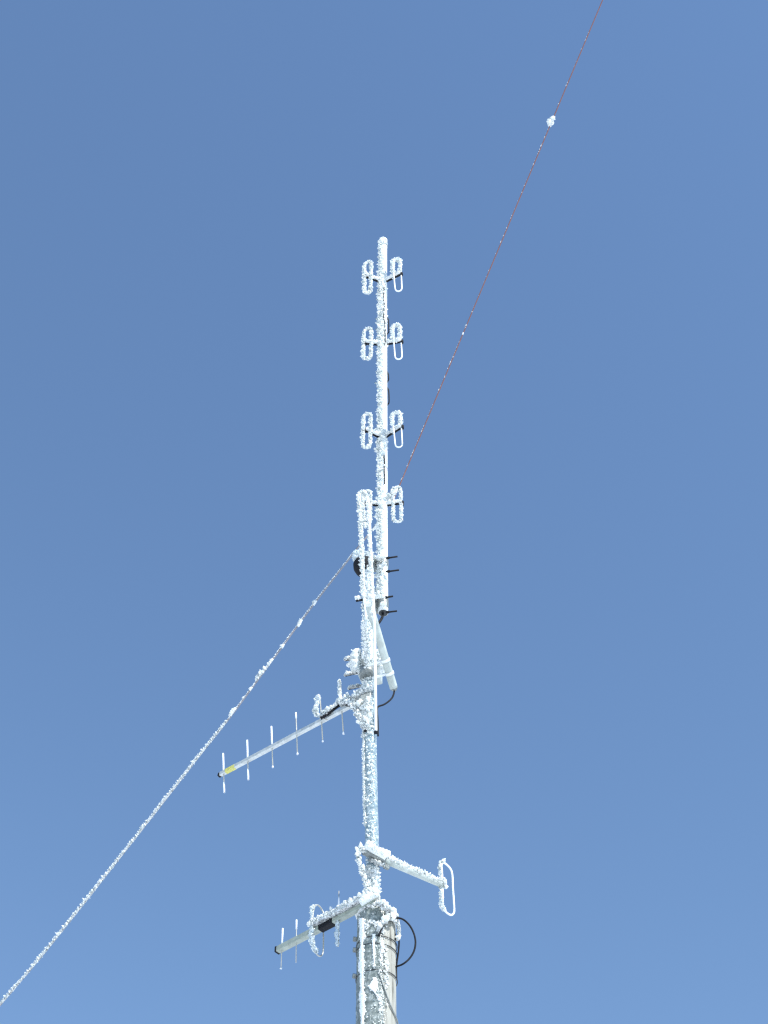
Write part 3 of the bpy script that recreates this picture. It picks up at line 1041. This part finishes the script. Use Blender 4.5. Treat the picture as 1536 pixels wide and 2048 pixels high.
# ------------------------------------------------------------------ loose cables at the pole top
def cables():
    Y = D - .12
    pts = [W(757, 1872, D - .19), W(763, 1858, D - .19), W(771, 1844, D - .18), (W(782, 1836, D - .15)), W(795, 1835.5, Y), W(808, 1840, Y), W(820, 1852, Y), W(828, 1868, Y), W(831, 1885, Y), W(828, 1902, Y), W(819, 1917, Y), W(806, 1928, Y), W(793, 1933, D - .05), W(784, 1936, D + .02)]
    t = thing('coax_cable', pts[0], 'black cable bowed out in a wide loop right of the wooden pole', 'cable')
    MB().tube(smooth_path(pts, .012), S(pts[6], 1.9), 10).build('cable_jacket', 'black', t)
    q = W(770, 1822, D - .18)
    t2 = thing('drip_loop_cable', q, 'ice-covered cable hanging in a narrow loop beside the wooden pole top', 'cable')
    cp = [W(752, 1806, D - .2), W(766, 1812, D - .2), W(778, 1822, D - .18), W(790, 1832, D - .12), W(797, 1845, D - .08), W(799.5, 1862, D - .06), W(798, 1878, D - .06), W(793, 1880, D - .05), W(789, 1868, D - .05)]
    MB().tube(smooth_path(cp, .012), .010, 8).build('cable_jacket', 'black', t2)
    ib = MB()
    ib.ice(cp[:5], .012, .026, lumps=1.7, lr=.015, cover=.7, seed=201, spread=1.6)
    ib.ice(cp[4:8], .009, .014, lumps=1.4, lr=.010, cover=.9, seed=202, spread=2)
    ib.ice([W(757, 1862, D - .19), W(765, 1850, D - .2), W(775, 1840, D - .19), W(793, 1834, D - .12)], .012, .022, lumps=1.6, lr=.014, cover=.6, seed=203, spread=1.5)
    stuff(ib.build('ice_coat', 'rime', t2))
    tail = [cp[6], W(798, 1890, D - .04), W(796, 1910, D - .03), W(793, 1932, D - .02), W(793, 1960, D)]
    MB().tube(smooth_path(tail, .02), S(cp[6], 1.7), 8).build('cable_tail', 'black', t2)


cables()

# ------------------------------------------------------------------ wires
def wires():
    a = W(770, 1024, D + .26)
    px = [(770, 1024), (757, 1044), (712, 1100), (640, 1192), (600, 1245), (550, 1313), (500, 1381), (455, 1441), (400, 1510), (330, 1600), (250, 1702), (165, 1810), (80, 1916), (0, 2010), (-120, 2150)]
    Yf = lambda x: D + .26 + 1.6 * (770 - x) / 770
    P = [W(x, y, Yf(x)) for x, y in px]
    end = P[-1] + (P[-1] - P[-2]).normalized() * ((P[-1].z + .2) / -(P[-1] - P[-2]).normalized().z)
    t = thing('guy_wire', a, 'guy wire running down left from the mast, furry with white rime lower down', 'wire')
    MB().tube(smooth_path(P, .15) + [end], S(P[4], 2.0), 8).build('strand', 'guy', t)
    MB().tube([W(757.5, 1045, Yf(757)), W(745, 1061, Yf(745))], S(a, 2.2), 10).build('insulator', 'white_paint', t)
    at = lambda x, y: W(x, y, Yf(x) - .01)
    ib = MB()
    # continuous rime on the lower run
    low = [at(x, y) for x, y in px[7:14]] + [P[-1]]
    ib.ice(low, .0085, .0085, lumps=1.2, lr=.0048, vary=.6, cover=1.0, seed=210, wind=V((-.6, -.3, .75)), jut=1.3, spread=1.3)
    stuff(ib.build('ice_coat', 'rime', t))
    for i, (x0, y0, x1, y1, k) in enumerate(((633, 1202, 628, 1210, 1.3), (604, 1240, 597, 1253, 1.3), (568, 1289, 564, 1296, .9), (546, 1318, 536, 1332, 1.2), (535, 1333, 512, 1362, 1.5),
                                            (504, 1375, 500, 1381, 1.1), (488, 1394, 486, 1397, .8), (472, 1416, 461, 1432, 1.4))):
        cb = MB()
        cb.ice([at(x0, y0), at(x1, y1)], .010, .011 * k, lumps=1.3, lr=.0075 * k, cover=.5, seed=220 + i, wind=V((-.75, -.3, .6)), spread=1.2)
        cb.build('ice_clump', 'rime', t)
    fb = MB()
    fb.ice([at(x, y) for x, y in px[2:8]], .009, .003, lumps=.55, lr=.0032, cover=.3, seed=240, wind=V((-.7, -.5, .5)), spread=1, base=False)
    stuff(fb.build('ice_coat', 'rime', t))
    # thin wire overhead
    A = W(784.5, 1006, D + .26)
    B = W(1250, -107, D - 3.8)
    dr = (B - A).normalized()
    far = B + dr * 14
    t2 = thing('overhead_wire', A, 'thin reddish wire crossing the upper right sky, beaded with few ice lumps', 'wire')
    MB().tube([W(768, 1008, D + .04), W(778, 1008, D + .2)] + [A.lerp(B, k / 12) for k in range(13)] + [far], S(B, 1.15), 8).build('strand', 'copper', t2)
    def onw(py):
        lo, hi = 0.0, 1.0
        for _ in range(40):
            m = (lo + hi) / 2
            q = A.lerp(B, m) - CAM
            y = 1024 - FPX * q.dot(UP) / q.dot(FW)
            if y > py:
                lo = m
            else:
                hi = m
        return A.lerp(B, lo)
    for i, (y, ln, w) in enumerate(((243, 20, 6.4), (298, 24, 2.3), (386, 3, 2.6), (505, 2, 1.6), (622, 3, 1.8), (653, 5, 3.2), (685, 3, 2.6), (712, 4, 2.8), (752, 3, 2.0), (780, 4, 2.4), (815, 5, 1.7), (841, 3, 2.2), (66, 2, 1.3), (560, 3, 1.4), (590, 2, 1.6), (668, 3, 1.9), (698, 3, 1.8), (730, 5, 1.9), (766, 3, 1.8), (797, 4, 1.8), (828, 3, 1.6), (862, 3, 1.4), (905, 3, 1.2))):
        p0, p1 = onw(y - ln / 2), onw(y + ln / 2)
        cb = MB()
        rr = S(p0, w * .6)
        if w > 5:
            cb.ice([p0, p0.lerp(p1, .5), p1], rr * .6, rr * 1.3, lumps=1.6, lr=rr * .7, cover=1.2, seed=250 + i, spread=2.2)
        else:
            n = max(2, int(ln / 2))
            rnd = random.Random(i)
            for k in range(n):
                cb.lump(p0.lerp(p1, k / (n - 1)) + V((-rr * .4, 0, 0)), rr * rnd.uniform(.8, 1.2), dr, 1.4, rnd)
        cb.build('ice_clump', 'rime', t2)
    fl = MB()
    rnd = random.Random(77)
    for _ in range(120):
        py = 960 - 900 * rnd.random() ** 1.6
        q = onw(py)
        fl.lump(q + V((-.006, -.004, .004)), S(q, rnd.uniform(.45, .95)), dr, 1.8, rnd)
    stuff(fl.build('ice_coat', 'rime', t2))


wires()

# ------------------------------------------------------------------ light, sky, camera
SUN_AZ = R(42)       # from straight behind the camera towards the right
SUN_EL = R(45)
sd = V((math.sin(SUN_AZ) * math.cos(SUN_EL), -math.cos(SUN_AZ) * math.cos(SUN_EL), math.sin(SUN_EL)))
L = bpy.data.lights.new('sun', 'SUN')
L.energy = 5.0
L.angle = R(0.53)
L.color = (1, 0.965, 0.91)
so = bpy.data.objects.new('sun', L)
COL.objects.link(so)
so.rotation_euler = (-sd).to_track_quat('-Z', 'Y').to_euler()
so.location = (20, -20, 30)

w = bpy.data.worlds.new('World')
SC.world = w
w.use_nodes = True
nt = w.node_tree
sky = nt.nodes.new('ShaderNodeTexSky')
sky.sky_type = 'NISHITA'
sky.sun_disc = False
sky.sun_elevation = SUN_EL
sky.sun_rotation = math.atan2(sd.x, sd.y)
sky.altitude = 300
sky.air_density = 1.4
sky.dust_density = 0.0
sky.ozone_density = 5.2
nt.links.new(sky.outputs[0], nt.nodes['Background'].inputs[0])
nt.nodes['Background'].inputs[1].default_value = 0.15

cam = bpy.data.cameras.new('camera')
co = bpy.data.objects.new('camera', cam)
COL.objects.link(co)
co.location = CAM
co.rotation_euler = (math.pi / 2 + PITCH, 0, 0)
cam.sensor_fit = 'VERTICAL'
cam.sensor_height = 36
cam.lens = FPX / 2048 * 36
cam.clip_end = 30000
SC.camera = co
SC.view_settings.view_transform = 'Standard'
SC.view_settings.look = 'None'
SC.view_settings.exposure = 0.33
SC.cycles.sample_clamp_indirect = 6
SC.cycles.filter_width = 1.3
